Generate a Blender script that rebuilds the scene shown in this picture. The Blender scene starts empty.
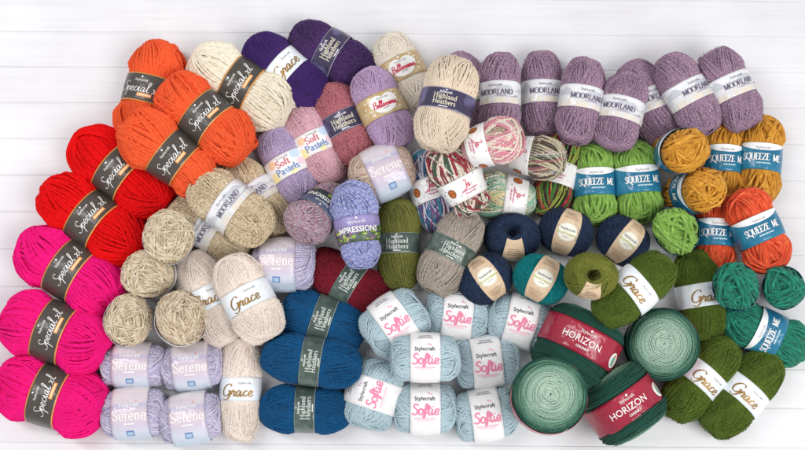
import bpy, math, random
import numpy as np

# ------------------------------------------------------------------ camera, world, lights, exposure
sc = bpy.context.scene
COL = sc.collection
TH = math.radians(9.0)
DIST = 1.68
LENS = 50.0
cam_d = bpy.data.cameras.new('camera'); cam = bpy.data.objects.new('camera', cam_d); COL.objects.link(cam)
cam_d.lens = LENS; cam_d.sensor_width = 36; cam_d.clip_end = 20; cam_d.clip_start = 0.05
cam.location = (0, -DIST*math.sin(TH), DIST*math.cos(TH)); cam.rotation_euler = (TH, 0, 0)
sc.camera = cam
w = bpy.data.worlds.new('World'); sc.world = w; w.use_nodes = True
bg = w.node_tree.nodes['Background']
bg.inputs['Color'].default_value = (0.985, 0.99, 1.0, 1); bg.inputs['Strength'].default_value = 0.60
def area(name, loc, tgt, size, energy, col):
    d = bpy.data.lights.new(name, 'AREA'); d.shape = 'RECTANGLE'; d.size = size[0]; d.size_y = size[1]
    d.energy = energy; d.color = col
    o = bpy.data.objects.new(name, d); COL.objects.link(o); o.location = loc
    v = np.array(tgt)-np.array(loc)
    from mathutils import Vector
    o.rotation_euler = Vector(v).to_track_quat('-Z', 'Y').to_euler()
area('softbox', (1.9, -1.2, 2.9), (0, 0, 0), (1.9, 1.9), 72, (1, 0.992, 0.98))
area('window_light', (-1.3, 0.5, 2.3), (0, 0, 0), (0.5, 1.5), 22, (0.97, 0.98, 1))
sc.view_settings.view_transform = 'Standard'; sc.view_settings.look = 'None'
sc.view_settings.exposure = 0.05; sc.view_settings.gamma = 1

F = 805*LENS/36
CAM = np.array(cam.location)
def pix(px, py, z):
    """point of the plane at height z seen at photo pixel (px, py); also metres per pixel there"""
    d = np.array([(px-402.5)/F, -(py-225)/F, -1.0])
    c, s = math.cos(TH), math.sin(TH)
    dw = np.array([d[0], d[1]*c-d[2]*s, d[1]*s+d[2]*c])
    t = (z-CAM[2])/dw[2]
    return CAM+dw*t, t/F

# ------------------------------------------------------------------ materials
def lin(h):
    h = h.lstrip('#'); r = [int(h[i:i+2], 16)/255 for i in (0, 2, 4)]
    return tuple((x/12.92 if x <= 0.04045 else ((x+0.055)/1.055)**2.4) for x in r)+(1,)
class NT:
    def __init__(s, name):
        s.m = bpy.data.materials.new(name); s.m.use_nodes = True; s.t = s.m.node_tree
        s.b = s.t.nodes['Principled BSDF']
    def n(s, typ, **kw):
        x = s.t.nodes.new(typ)
        for k, v in kw.items():
            if k.startswith('i_'):
                key = k[2:]; key = int(key) if key.isdigit() else key.replace('_', ' ')
                x.inputs[key].default_value = v
            else: setattr(x, k, v)
        return x
    def l(s, a, b): s.t.links.new(a, b)
    def math(s, op, a, b=None, c=None, clamp=False):
        x = s.t.nodes.new('ShaderNodeMath'); x.operation = op; x.use_clamp = clamp
        for i, v in enumerate((a, b, c)):
            if v is None: continue
            if isinstance(v, (int, float)): x.inputs[i].default_value = v
            else: s.l(v, x.inputs[i])
        return x.outputs[0]
    def ramp(s, fac, stops, interp='LINEAR'):
        x = s.t.nodes.new('ShaderNodeValToRGB'); x.color_ramp.interpolation = interp
        e = x.color_ramp.elements
        while len(e) < len(stops): e.new(0.5)
        for i, (p, c) in enumerate(stops):
            e[i].position = p; e[i].color = lin(c) if isinstance(c, str) else c
        s.l(fac, x.inputs[0]); return x.outputs[0]
    def mix(s, fac, a, b, bt='MIX'):
        x = s.t.nodes.new('ShaderNodeMix'); x.data_type = 'RGBA'; x.blend_type = bt
        for sock, v in ((x.inputs[0], fac), (x.inputs[6], a), (x.inputs[7], b)):
            if isinstance(v, (int, float)): sock.default_value = v
            elif isinstance(v, (tuple, str)): sock.default_value = lin(v) if isinstance(v, str) else v
            else: s.l(v, sock)
        return x.outputs[2]

def yarn_mat(name, kind, cols, pitch=0.012, bump=0.5, rs=0.0015, sheen=0.04, period=0.5, amt=0.5, rough=0.9, ply_h=0.5, spec=0.12, nf=350):
    t = NT(name)
    uv = t.n('ShaderNodeUVMap'); sep = t.n('ShaderNodeSeparateXYZ'); t.l(uv.outputs[0], sep.inputs[0])
    u, v = sep.outputs[0], sep.outputs[1]
    info = t.n('ShaderNodeObjectInfo')
    ph = t.math('ADD', t.math('DIVIDE', u, pitch), v)
    ply = t.math('SINE', t.math('MULTIPLY', ph, 2*math.pi*2))
    vec = t.n('ShaderNodeCombineXYZ'); t.l(t.math('MULTIPLY', u, nf), vec.inputs[0]); t.l(t.math('MULTIPLY', v, 5), vec.inputs[1])
    t.l(t.math('MULTIPLY', info.outputs['Random'], 50), vec.inputs[2])
    nz = t.n('ShaderNodeTexNoise', i_Scale=1.0, i_Detail=2.0); t.l(vec.outputs[0], nz.inputs['Vector'])
    tex = t.n('ShaderNodeTexCoord')
    nb = t.n('ShaderNodeTexNoise', i_Scale=2500.0 if rs < 0.002 or bump < 0.9 else 700.0, i_Detail=3.0); t.l(tex.outputs['Object'], nb.inputs['Vector'])
    if kind == 'solid':
        a = np.array(lin(cols[0])); d = tuple(a[:3]*0.93)+(1,); l = tuple(np.minimum(a[:3]*1.05, 0.97))+(1,)
        c = t.mix(nz.outputs[0], d, l)
    elif kind == 'heather':      # flecked blend of fibres; for chenille, painted shadow and sheen of the pile
        c = t.ramp(nz.outputs[0], [(0.36, cols[1]), (0.47, cols[0]), (0.56, cols[0]), (0.66, cols[2 if len(cols) > 2 else 1])])
    elif kind == 'marl':
        c = t.ramp(t.math('FRACT', t.math('MULTIPLY', ph, 1.0)), [(i/len(cols), k) for i, k in enumerate(cols)], 'EASE')
        c = t.mix(t.math('MULTIPLY', nz.outputs[0], 0.35), c, cols[0])
    elif kind == 'stripes':      # dyed in lengths along the strand
        q = t.math('FRACT', t.math('ADD', t.math('DIVIDE', u, period), info.outputs['Random']))
        c = t.ramp(q, [(i/len(cols), k) for i, k in enumerate(cols)], 'CONSTANT' if amt > 0.9 else 'LINEAR')
        c = t.mix(t.math('MULTIPLY', nz.outputs[0], 0.08), c, cols[0])
    elif kind == 'cake':         # gradient-dyed: pale at the core, dark at the outside
        v2 = t.n('ShaderNodeCombineXYZ'); t.l(t.math('MULTIPLY', u, 25), v2.inputs[0]); nlo = t.n('ShaderNodeTexNoise', i_Scale=1.0, i_Detail=3.0); t.l(v2.outputs[0], nlo.inputs['Vector'])
        s2 = t.n('ShaderNodeSeparateXYZ'); t.l(tex.outputs['Object'], s2.inputs[0])
        r = t.math('SQRT', t.math('ADD', t.math('POWER', s2.outputs[1], 2.0), t.math('POWER', s2.outputs[2], 2.0)))
        r = t.math('ADD', t.math('DIVIDE', r, period), t.math('ADD', t.math('MULTIPLY', t.math('SUBTRACT', nz.outputs[0], 0.5), 0.14), t.math('MULTIPLY', t.math('SUBTRACT', nlo.outputs[0], 0.5), 0.35)))
        c = t.ramp(r, [(0.0, cols[0]), (0.5, cols[1]), (0.76, cols[2]), (0.93, cols[3]), (1.0, cols[3])])
        s2n = t.ramp(nb.outputs[0], [(0.35, '#d8d8d8'), (0.65, '#ffffff')]); c = t.mix(1.0, c, s2n, 'MULTIPLY')
    # slow shade drift of the dye
    nl = t.n('ShaderNodeTexNoise', i_Scale=14.0, i_Detail=1.0); t.l(tex.outputs['Object'], nl.inputs['Vector'])
    c = t.mix(1.0, c, t.ramp(nl.outputs[0], [(0.3, '#ececec'), (0.7, '#ffffff')]), 'MULTIPLY')
    t.l(c, t.b.inputs['Base Color'])
    t.b.inputs['Roughness'].default_value = rough
    t.b.inputs['Specular IOR Level'].default_value = spec
    t.b.inputs['Sheen Weight'].default_value = sheen; t.b.inputs['Sheen Roughness'].default_value = 0.6
    h = t.math('ADD', t.math('MULTIPLY', ply, ply_h), t.math('MULTIPLY', nb.outputs[0], 0.7))
    bp = t.n('ShaderNodeBump', i_Strength=bump, i_Distance=rs*0.6); t.l(h, bp.inputs['Height']); t.l(bp.outputs[0], t.b.inputs['Normal'])
    return t.m

_ink = {}
def ink(h, metal=0.0, rough=0.45):
    k = (h, metal)
    if k not in _ink:
        t = NT('ink'); c = lin(h)
        t.b.inputs['Base Color'].default_value = c; t.b.inputs['Roughness'].default_value = rough
        t.b.inputs['Metallic'].default_value = metal; _ink[k] = t.m
    return _ink[k]

def band_mat(name, stops, axis=1, interp='CONSTANT', blotch=None, rough=0.2, amt=0.3, bscale=60, metal=0):
    t = NT(name)
    uv = t.n('ShaderNodeUVMap'); sep = t.n('ShaderNodeSeparateXYZ'); t.l(uv.outputs[0], sep.inputs[0])
    c = t.ramp(sep.outputs[axis], stops, interp)
    tex = t.n('ShaderNodeTexCoord')
    nz = t.n('ShaderNodeTexNoise', i_Scale=float(bscale), i_Detail=4.0); t.l(tex.outputs['Object'], nz.inputs['Vector'])
    if blotch:
        f = t.ramp(nz.outputs[0], [(0.5, (0, 0, 0, 1)), (0.68, (amt, amt, amt, 1))]); 
        sp = t.n('ShaderNodeSeparateColor'); t.l(f, sp.inputs[0]); c = t.mix(sp.outputs[0], c, blotch)
    t.l(c, t.b.inputs['Base Color']); t.b.inputs['Roughness'].default_value = rough
    t.b.inputs['Metallic'].default_value = metal
    nw = t.n('ShaderNodeTexNoise', i_Scale=45.0, i_Detail=3.0); t.l(tex.outputs['Object'], nw.inputs['Vector'])
    bp = t.n('ShaderNodeBump', i_Strength=0.8, i_Distance=0.004); t.l(nw.outputs[0], bp.inputs['Height']); t.l(bp.outputs[0], t.b.inputs['Normal'])
    return t.m

# ------------------------------------------------------------------ mesh helper
def mesh_np(name, V, Q, uv=None, mats=(), midx=None, smooth=True):
    """V (n,3); Q (m,k) same-sized faces; uv (m*k,2)"""
    me = bpy.data.meshes.new(name); V = np.asarray(V, np.float32); Q = np.asarray(Q, np.int32); k = Q.shape[1]
    me.vertices.add(len(V)); me.vertices.foreach_set('co', V.ravel())
    me.loops.add(Q.size); me.loops.foreach_set('vertex_index', Q.ravel())
    me.polygons.add(len(Q)); me.polygons.foreach_set('loop_start', np.arange(0, Q.size, k, dtype=np.int32))
    if smooth: me.polygons.foreach_set('use_smooth', np.ones(len(Q), bool))
    if midx is not None: me.polygons.foreach_set('material_index', np.asarray(midx, np.int32))
    if uv is not None:
        l = me.uv_layers.new(name='UVMap'); l.data.foreach_set('uv', np.asarray(uv, np.float32).ravel())
    for m in mats: me.materials.append(m)
    me.update(calc_edges=True); me.validate()
    return me
def link(name, me, parent=None):
    o = bpy.data.objects.new(name, me); COL.objects.link(o)
    if parent is not None: o.parent = parent
    return o
class Acc:
    def __init__(s): s.V = []; s.Q = []; s.U = []; s.n = 0
    def add(s, V, Q, U): s.V.append(V); s.Q.append(Q+s.n); s.U.append(U); s.n += len(V)
    def mesh(s, name, mat): return mesh_np(name, np.concatenate(s.V), np.concatenate(s.Q), np.concatenate(s.U), [mat])
def tube(acc, P, N, r, sides, u0=0.0, flat=1.0):
    n = len(P); T = np.gradient(P, axis=0); T /= np.linalg.norm(T, axis=1)[:, None]+1e-12
    B = np.cross(T, N); B /= np.linalg.norm(B, axis=1)[:, None]+1e-12; N2 = np.cross(B, T)
    a = np.arange(sides)*2*math.pi/sides
    rr = np.broadcast_to(np.asarray(r), (n,))[:, None, None]
    V = P[:, None, :]+rr*(np.cos(a)[None, :, None]*N2[:, None, :]*flat+np.sin(a)[None, :, None]*B[:, None, :])
    u = u0+np.concatenate([[0], np.cumsum(np.linalg.norm(np.diff(P, axis=0), axis=1))])
    i = np.arange(n-1)[:, None]; j = np.arange(sides)[None, :]; j2 = (j+1) % sides
    Q = np.stack([i*sides+j, i*sides+j2, (i+1)*sides+j2, (i+1)*sides+j], -1).reshape(-1, 4)
    ua = np.broadcast_to(u[:-1][:, None], (n-1, sides)); ub = np.broadcast_to(u[1:][:, None], (n-1, sides))
    va = np.broadcast_to(j/sides, (n-1, sides)); vb = va+1/sides
    U = np.stack([np.stack([ua, va], -1), np.stack([ua, vb], -1), np.stack([ub, vb], -1), np.stack([ub, va], -1)], 2).reshape(-1, 2)
    acc.add(V.reshape(-1, 3), Q, U)

class Noise:
    def __init__(s, rng, k=7, f=2.5):
        s.w = rng.normal(size=(k, 3))*f; s.p = rng.uniform(0, 6.28, k); s.k = k
    def __call__(s, d): return np.clip(np.sin(d@s.w.T+s.p).sum(1)/math.sqrt(s.k), -1.2, 1.2)

# ------------------------------------------------------------------ the yarn ball
class Body:
    """a, b half length / half thickness; er shape power; band between bo-bw/2 .. bo+bw/2 squeezes it by pin"""
    def __init__(s, a, b, rs, bw, bo, rng, er=0.72, pin=0.07, flat=0.86, lump=0.035, taper=0.0):
        s.a, s.b, s.rs, s.bw, s.bo, s.er, s.pin, s.flat, s.lump, s.taper = a, b, rs, bw, bo*a, er, pin, flat, lump, taper
        s.nz = Noise(rng); s.nz2 = Noise(rng, 7, 5)
    def press(s, X):
        if s.bw <= 0: return np.ones_like(X)
        t = np.clip((np.abs(X-s.bo)-s.bw*0.5)/(0.38*s.b), 0, 1); return t*t*(3-2*t)
    def pts(s, d, off):
        x = d[:, 0]; rho = np.sqrt(np.maximum(1-x*x, 1e-9)); c = d[:, 1]/rho; sn = d[:, 2]/rho
        X = x*s.a; pr = s.press(X)
        l = 1+s.lump*(s.nz(d)+0.5*s.nz2(d))*(0.15+0.85*pr)
        o = off*(0.12+0.88*pr)
        R = (s.b*l*(1-s.pin*(1-pr))*(1+s.taper*x))*rho**s.er + o*np.minimum(1, rho*1.5)
        fl = np.where(sn > 0, s.flat, s.flat*0.92)
        return np.stack([X*(1+s.lump*0.7*s.nz2(d)*pr)+o*x, R*c, R*sn*fl], 1)
    def band_r(s, X):
        x = np.clip(X/s.a, -0.98, 0.98); rho = np.sqrt(1-x*x)
        xm = np.clip((abs(s.bo)+s.bw*0.25)/s.a, 0, 0.95); m = math.sqrt(1-xm*xm)
        rho = np.maximum(rho, 0.6*rho+0.4*m)
        return s.b*(1-s.pin)*(1+s.taper*x)*rho**s.er + s.rs*1.45+0.0012

def wind(acc, body, rng, rs, a_lo, a_hi, nb, mturn, seg, sides, irregular=0.0, base_a=0.2, gap=1.0):
    b = body.b
    def bunch(phi0, turns, sgn, alpha, h, spread=1.0):
        n = int(turns*seg)+1; t = np.linspace(0, turns*2*math.pi, n)
        dphi = 2*rs*gap*spread/b
        phi = phi0+sgn*dphi*t/(2*math.pi)+0.25*dphi*np.sin(t*0.37+phi0)
        al = alpha+0.05*np.sin(t*0.5/ max(1, turns*0.2)+phi0*3)+irregular*0.08*np.sin(t*0.31+1.7*phi0)
        N = np.stack([np.sin(al), np.cos(al)*np.cos(phi), np.cos(al)*np.sin(phi)], 1)
        E = np.array([1.0, 0, 0])[None]-N[:, :1]*N; E /= np.linalg.norm(E, axis=1)[:, None]
        Vv = np.cross(N, E); d = np.cos(t)[:, None]*E+np.sin(t)[:, None]*Vv
        if irregular > 0:
            jit = irregular*rs/b*0.9*np.sin(t*1.0*(2.3+rng.uniform())+rng.uniform(0, 6, 1))
            d = d+N*jit[:, None]; d /= np.linalg.norm(d, axis=1)[:, None]
        off = h+0.25*rs*np.sin(t/(2*math.pi)*2.1+phi0)+0.15*rs*np.sin(t*1.3+phi0*5)
        e = np.minimum(t, t[-1]-t)/(2.2); off = off-3.0*rs*(1-np.clip(e, 0, 1))**2
        P = body.pts(d, off)
        Nn = d*np.array([1/body.a**2*body.b, 1/body.b, 1/body.b])[None]; Nn /= np.linalg.norm(Nn, axis=1)[:, None]
        r = rs*(1+irregular*0.35*np.sin(t*7.3+phi0)*np.sin(t*3.1))
        tube(acc, P, Nn, r, sides, rng.uniform(0, 3.0), 1.0)
    full = math.pi*b/(2*rs*gap)
    bunch(rng.uniform(0, 6), full*1.05, 1, base_a, 0.0)
    for k in range(nb):
        al = rng.uniform(a_lo, a_hi); m = mturn*rng.uniform(0.6, 1.4)
        bunch(rng.uniform(0, 2*math.pi), m, 1 if rng.uniform() < 0.5 else -1, al, rs*(0.9+1.6*k/max(1, nb-1)), rng.uniform(1.0, 1.12))

def sphere_dirs(nu, nv):
    th = np.linspace(0, math.pi, nv+1); ph = np.linspace(0, 2*math.pi, nu+1)
    T, P = np.meshgrid(th, ph, indexing='ij')
    d = np.stack([np.cos(T), np.sin(T)*np.cos(P), np.sin(T)*np.sin(P)], -1).reshape(-1, 3)
    i = np.arange(nv)[:, None]; j = np.arange(nu)[None, :]; w_ = nu+1
    Q = np.stack([i*w_+j, i*w_+j+1, (i+1)*w_+j+1, (i+1)*w_+j], -1).reshape(-1, 4)
    return d, Q, T, P
def core(acc, body, off, tunnel=0.0):
    d, Q, T, P = sphere_dirs(48, 28)
    V = body.pts(d, np.full(len(d), off))
    if tunnel > 0:        # the ends fold inwards as the walls of a centre hole
        tt = T.reshape(-1); k = np.minimum(tt, math.pi-tt) < tunnel
        f = np.minimum(tt, math.pi-tt)/tunnel
        Vt = body.pts(np.where(k[:, None], np.stack([np.sign(d[:, 0])*math.cos(tunnel), d[:, 1]/np.maximum(np.hypot(d[:, 1], d[:, 2]), 1e-6)*math.sin(tunnel), d[:, 2]/np.maximum(np.hypot(d[:, 1], d[:, 2]), 1e-6)*math.sin(tunnel)], 1), d), np.full(len(d), off))
        Vt[k, 0] *= f[k]; Vt[k, 1:] *= (0.5+0.5*f[k])[:, None]
        V = np.where(k[:, None], Vt, V)
    uvv = np.stack([P.reshape(-1)*0.3, T.reshape(-1)], 1)
    acc.add(V, Q, uvv[Q.reshape(-1)])
def fuzz(acc, body, rng, n, length, width, off):
    d = rng.normal(size=(n, 3)); d /= np.linalg.norm(d, axis=1)[:, None]
    P = body.pts(d, np.full(n, off))
    X = np.abs(P[:, 0]-body.bo) > body.bw*0.5+0.001
    P = P[X]; d = d[X]; n = len(P)
    D = d*rng.uniform(0.1, 1.0, (n, 1))+rng.normal(size=(n, 3))*0.8; D /= np.linalg.norm(D, axis=1)[:, None]
    S = np.cross(D, rng.normal(size=(n, 3))); S /= np.linalg.norm(S, axis=1)[:, None]
    L = length*rng.uniform(0.4, 1.3, (n, 1)); C = rng.normal(size=(n, 3))*0.35*L
    V = np.stack([P-S*width/2, P+S*width/2, P+D*L*0.6+S*width*0.35, P+D*L+C], 1)
    Q = np.arange(4*n).reshape(-1, 4)
    U = np.tile(np.array([[0, 0], [0.001, 0.2], [0.002, 0.5], [0.003, 0.8]]), (n, 1))+np.repeat(rng.uniform(0, 3, (n, 1)), 4, 0)*np.array([[1, 0]])
    acc.add(V.reshape(-1, 3), Q, U)

# ------------------------------------------------------------------ lettering
ROM = {
'A': (88, "L8,0 44,100;L44,100 80,0;L22,35 66,35;S0,3 20,3;S66,3 92,3"),
'D': (90, "L18,0 18,100;C18,97 48,97 74,80 82,50 74,20 48,3 18,3;S4,3 20,3;S4,97 20,97"),
'E': (72, "L18,0 18,100;S6,97 64,97;S18,52 52,52;S6,3 66,3;S64,97 64,80;S66,3 66,20"),
'H': (94, "L18,0 18,100;L76,0 76,100;S18,52 76,52;S6,3 30,3;S6,97 30,97;S64,3 88,3;S64,97 88,97"),
'L': (70, "L18,0 18,100;S6,97 30,97;S6,3 62,3;S62,3 62,22"),
'M': (110, "L14,0 18,100;L18,100 54,8;L54,8 90,100;L90,100 96,0;S4,3 26,3;S84,3 106,3;S6,97 20,97;S90,97 102,97"),
'N': (96, "L18,0 18,100;L18,100 78,0;L78,0 78,100;S6,3 30,3;S6,97 20,97;S68,97 90,97"),
'O': (96, "C48,100 18,86 8,50 18,14 48,0 78,14 88,50 78,86 48,100"),
'P': (74, "L18,0 18,100;C18,97 50,96 66,74 50,50 18,48;S6,3 30,3;S6,97 20,97"),
'Q': (96, "C48,100 18,86 8,50 18,14 48,0 78,14 88,50 78,86 48,100;C44,16 66,0 76,-24 96,-22"),
'R': (88, "L18,0 18,100;C18,97 50,96 66,74 50,52 18,50;L44,50 80,0;S6,3 30,3;S6,97 20,97;S74,3 92,3"),
'S': (70, "C60,78 50,96 30,98 12,82 20,60 46,44 60,24 46,2 24,2 8,22"),
'U': (92, "L18,100 18,35;C18,36 24,6 46,0 68,6 74,36;L74,35 74,100;S6,97 30,97;S64,97 86,97"),
'Z': (80, "S10,97 70,97;L70,97 8,3;S8,3 72,3;S10,97 10,80;S72,3 72,22"),
'a': (54, "C8,50 22,60 38,50 38,10 46,0 52,4;C38,36 14,30 8,12 20,0 38,12"),
'd': (60, "L46,0 46,100;C46,46 28,60 10,44 8,20 24,-2 46,14;S36,98 46,98"),
'e': (52, "S10,32 44,32;C44,32 42,54 26,60 10,46 8,20 24,0 46,12"),
'f': (36, "C42,92 28,100 18,84 18,60 18,0;S6,58 34,58;S8,3 28,3"),
'g': (56, "C42,54 26,60 10,46 12,26 28,20 42,34 38,54 50,60;C14,24 10,8 44,4 46,-16 24,-30 6,-18 16,2"),
'h': (62, "L16,0 16,100;C16,42 30,60 46,50 46,0;S6,3 26,3;S36,3 56,3;S6,98 16,98"),
'i': (30, "L16,0 16,60;L16,78 16,88;S6,3 26,3;S6,58 16,58"),
'l': (30, "L16,0 16,100;S6,3 26,3;S6,98 16,98"),
'n': (62, "L16,0 16,60;C16,42 30,60 46,50 46,0;S6,3 26,3;S36,3 56,3;S6,58 16,58"),
'o': (56, "C28,60 10,46 8,30 14,8 28,0 44,8 48,30 44,48 28,60"),
'r': (44, "L16,0 16,60;C16,40 26,58 42,56;S6,3 28,3;S6,58 16,58"),
's': (44, "C38,48 24,60 10,48 22,32 38,18 30,0 8,8"),
't': (36, "C18,80 18,16 26,0 38,8;S6,58 34,58"),
}
SCR = {
'S': (52, "C62,84 48,100 26,86 34,60 50,38 40,6 12,2 0,20"),
'p': (38, "C0,14 12,46 11,0 4,-44;C10,26 24,46 34,32 28,6 12,6"),
'e': (34, "C0,14 22,24 27,40 16,46 7,28 12,4 24,1 36,14"),
'c': (32, "C30,38 18,46 7,30 9,8 20,1 34,14"),
'i': (24, "C0,14 12,46 11,12 16,1 26,14;L16,62 17,67"),
'a': (44, "C32,40 18,47 5,28 9,4 20,4 32,40 31,10 37,1 46,14"),
'l': (28, "C0,14 20,64 25,98 13,98 10,40 13,6 20,1 30,14"),
'x': (42, "C4,38 14,46 20,22 28,1 40,10;C40,46 22,24 2,0"),
' ': (20, ""),
'G': (66, "C62,80 50,98 24,90 5,55 11,16 34,4 52,18 60,46 44,42;C60,46 60,0 40,-26 14,-16"),
'r': (32, "C0,14 10,50 15,38 26,42 22,18 24,3 34,12"),
'o': (38, "C18,46 5,32 8,6 22,1 33,16 27,40 17,45 28,38 40,38"),
'f': (26, "C0,14 24,58 34,90 25,102 14,84 12,20 10,-24 0,-36;L0,42 30,46"),
't': (30, "C0,14 15,60 18,90 12,40 14,6 20,1 32,14;L0,60 32,64"),
'J': (46, "C10,84 30,100 46,90 38,40 28,-20 6,-30 4,-8"),
'B': (56, "L14,0 18,100;C10,90 40,104 54,84 36,56 20,54 50,50 54,20 34,0 8,8"),
'm': (56, "C0,14 10,46 10,0;C10,24 22,48 28,30 28,0;C28,24 40,48 46,30 46,8 52,1 60,14"),
's': (30, "C0,14 18,44 26,22 20,0 4,6"),
}
RND = {
'S': (52, "C48,82 34,97 14,90 12,70 26,57 42,44 46,22 34,4 14,2 2,16"),
'o': (44, "C22,56 6,42 6,14 22,2 38,14 38,42 22,56;C36,46 44,42 50,48"),
'f': (32, "C0,22 20,46 34,84 25,98 15,84 15,30 14,-12 6,-26 2,-10 16,10 34,22"),
't': (32, "C4,30 14,60 16,86;C16,86 11,30 16,4 26,2 36,18;L2,60 32,62"),
'i': (26, "C8,54 8,20 13,3 22,5 30,18;L10,72 11,79"),
'e': (42, "C4,26 24,26 37,40 28,55 11,48 6,22 15,3 30,3 42,16"),
}
def catmull(P, n=6):
    P = np.array(P, float)
    if len(P) < 3: return P
    closed = np.allclose(P[0], P[-1])
    A = np.vstack([P[-2] if closed else 2*P[0]-P[1], P, P[1] if closed else 2*P[-1]-P[-2]]); out = []
    for i in range(1, len(A)-2):
        for k in range(n):
            t = k/n; p0, p1, p2, p3 = A[i-1], A[i], A[i+1], A[i+2]
            out.append(0.5*((2*p1)+(-p0+p2)*t+(2*p0-5*p1+4*p2-p3)*t*t+(-p0+3*p1-3*p2+p3)*t**3))
    out.append(P[-1]); return np.array(out)
class Ink:
    """flat print in label coordinates (p = reading direction, q = up), grouped by colour"""
    def __init__(s): s.parts = []
    def add(s, col, V, Fc, lvl, metal=0): s.parts.append((col, np.array(V, float), Fc, lvl, metal))
    def ribbon(s, col, P, wd, lvl, metal=0):
        T = np.gradient(P, axis=0); T /= np.linalg.norm(T, axis=1)[:, None]+1e-9; N = np.stack([-T[:, 1], T[:, 0]], 1)
        V = np.concatenate([P+N*wd[:, None]/2, P-N*wd[:, None]/2]); n = len(P)
        s.add(col, V, [(i, i+1, n+i+1, n+i) for i in range(n-1)], lvl, metal)
    def script(s, col, txt, font, h, cx, cy, thick=14, thin=5, lvl=2, slant=0.0, metal=0, sx=1.0, track=0, rise=0.0):
        adv = sum(font[c][0]*sx+track for c in txt); x = -adv/2
        for c in txt:
            a, spec = font[c]
            for st in spec.split(';'):
                if not st: continue
                P = [tuple(map(float, q.split(','))) for q in st[1:].split()]
                P = np.array(P)
                if st[0] == 'C': P = catmull(P)
                else: P = np.array([P[0]+(P[-1]-P[0])*k/3 for k in range(4)])
                T = np.gradient(P, axis=0); T /= np.linalg.norm(T, axis=1)[:, None]+1e-9
                wd = thin+(thick-thin)*np.abs(T[:, 1])**1.5
                if st[0] == 'S': wd = np.full(len(P), thin*1.1)
                P = P*np.array([sx, 1]); P[:, 0] += x+slant*P[:, 1]; P[:, 1] -= 45; P[:, 1] += rise*P[:, 0]
                s.ribbon(col, P*h/100+np.array([cx, cy]), wd*h/100, lvl, metal)
            x += a*sx+track
    def sans(s, col, txt, h, cx, cy, lvl=2, bold=0, metal=0, sx=1.0):
        V, Fc = font_mesh(txt, bold); V = V.copy(); V[:, 0] *= sx
        s.add(col, V*h+np.array([cx, cy]), Fc, lvl, metal)
    def grid(s, col, p0, p1, lo, hi, n, lvl, m=3):
        ps = np.linspace(p0, p1, n+1); V = []
        for k in range(m+1):
            for p in ps: V.append((p, lo(p)+(hi(p)-lo(p))*k/m))
        w_ = n+1; s.add(col, V, [(k*w_+i, k*w_+i+1, (k+1)*w_+i+1, (k+1)*w_+i) for k in range(m) for i in range(n)], lvl)
    def rect(s, col, p0, q0, p1, q1, lvl=1): s.grid(col, p0, p1, lambda p: q0, lambda p: q1, 8, lvl)
    def words(s, col, cx, cy, w, h, lvl=2):
        x = cx-w/2; k = 0
        while x < cx+w/2:
            l = w*(0.10, 0.16, 0.07, 0.13)[k % 4]; s.rect(col, x, cy-h/2, min(x+l, cx+w/2), cy+h/2, lvl); x += l+w*0.035; k += 1
    def ell(s, col, cx, cy, rx, ry, lvl=1, n=18):
        s.grid(col, cx-rx*0.999, cx+rx*0.999, lambda p: cy-ry*math.sqrt(max(0, 1-((p-cx)/rx)**2)), lambda p: cy+ry*math.sqrt(max(0, 1-((p-cx)/rx)**2)), n, lvl, 4)
_fm = {}
def font_mesh(txt, bold):
    if (txt, bold) not in _fm:
        c = bpy.data.curves.new('t', 'FONT'); c.body = txt; c.align_x = 'CENTER'; c.resolution_u = 2; c.offset = bold
        o = bpy.data.objects.new('t', c); COL.objects.link(o)
        bpy.context.view_layer.update()
        me = bpy.data.meshes.new_from_object(o.evaluated_get(bpy.context.evaluated_depsgraph_get()))
        V = np.array([v.co[:2] for v in me.vertices]); V[:, 1] -= 0.35; Fc = [tuple(p.vertices) for p in me.polygons]
        bpy.data.objects.remove(o); bpy.data.meshes.remove(me); bpy.data.curves.remove(c)
        _fm[(txt, bold)] = (V, Fc)
    return _fm[(txt, bold)]

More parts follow.
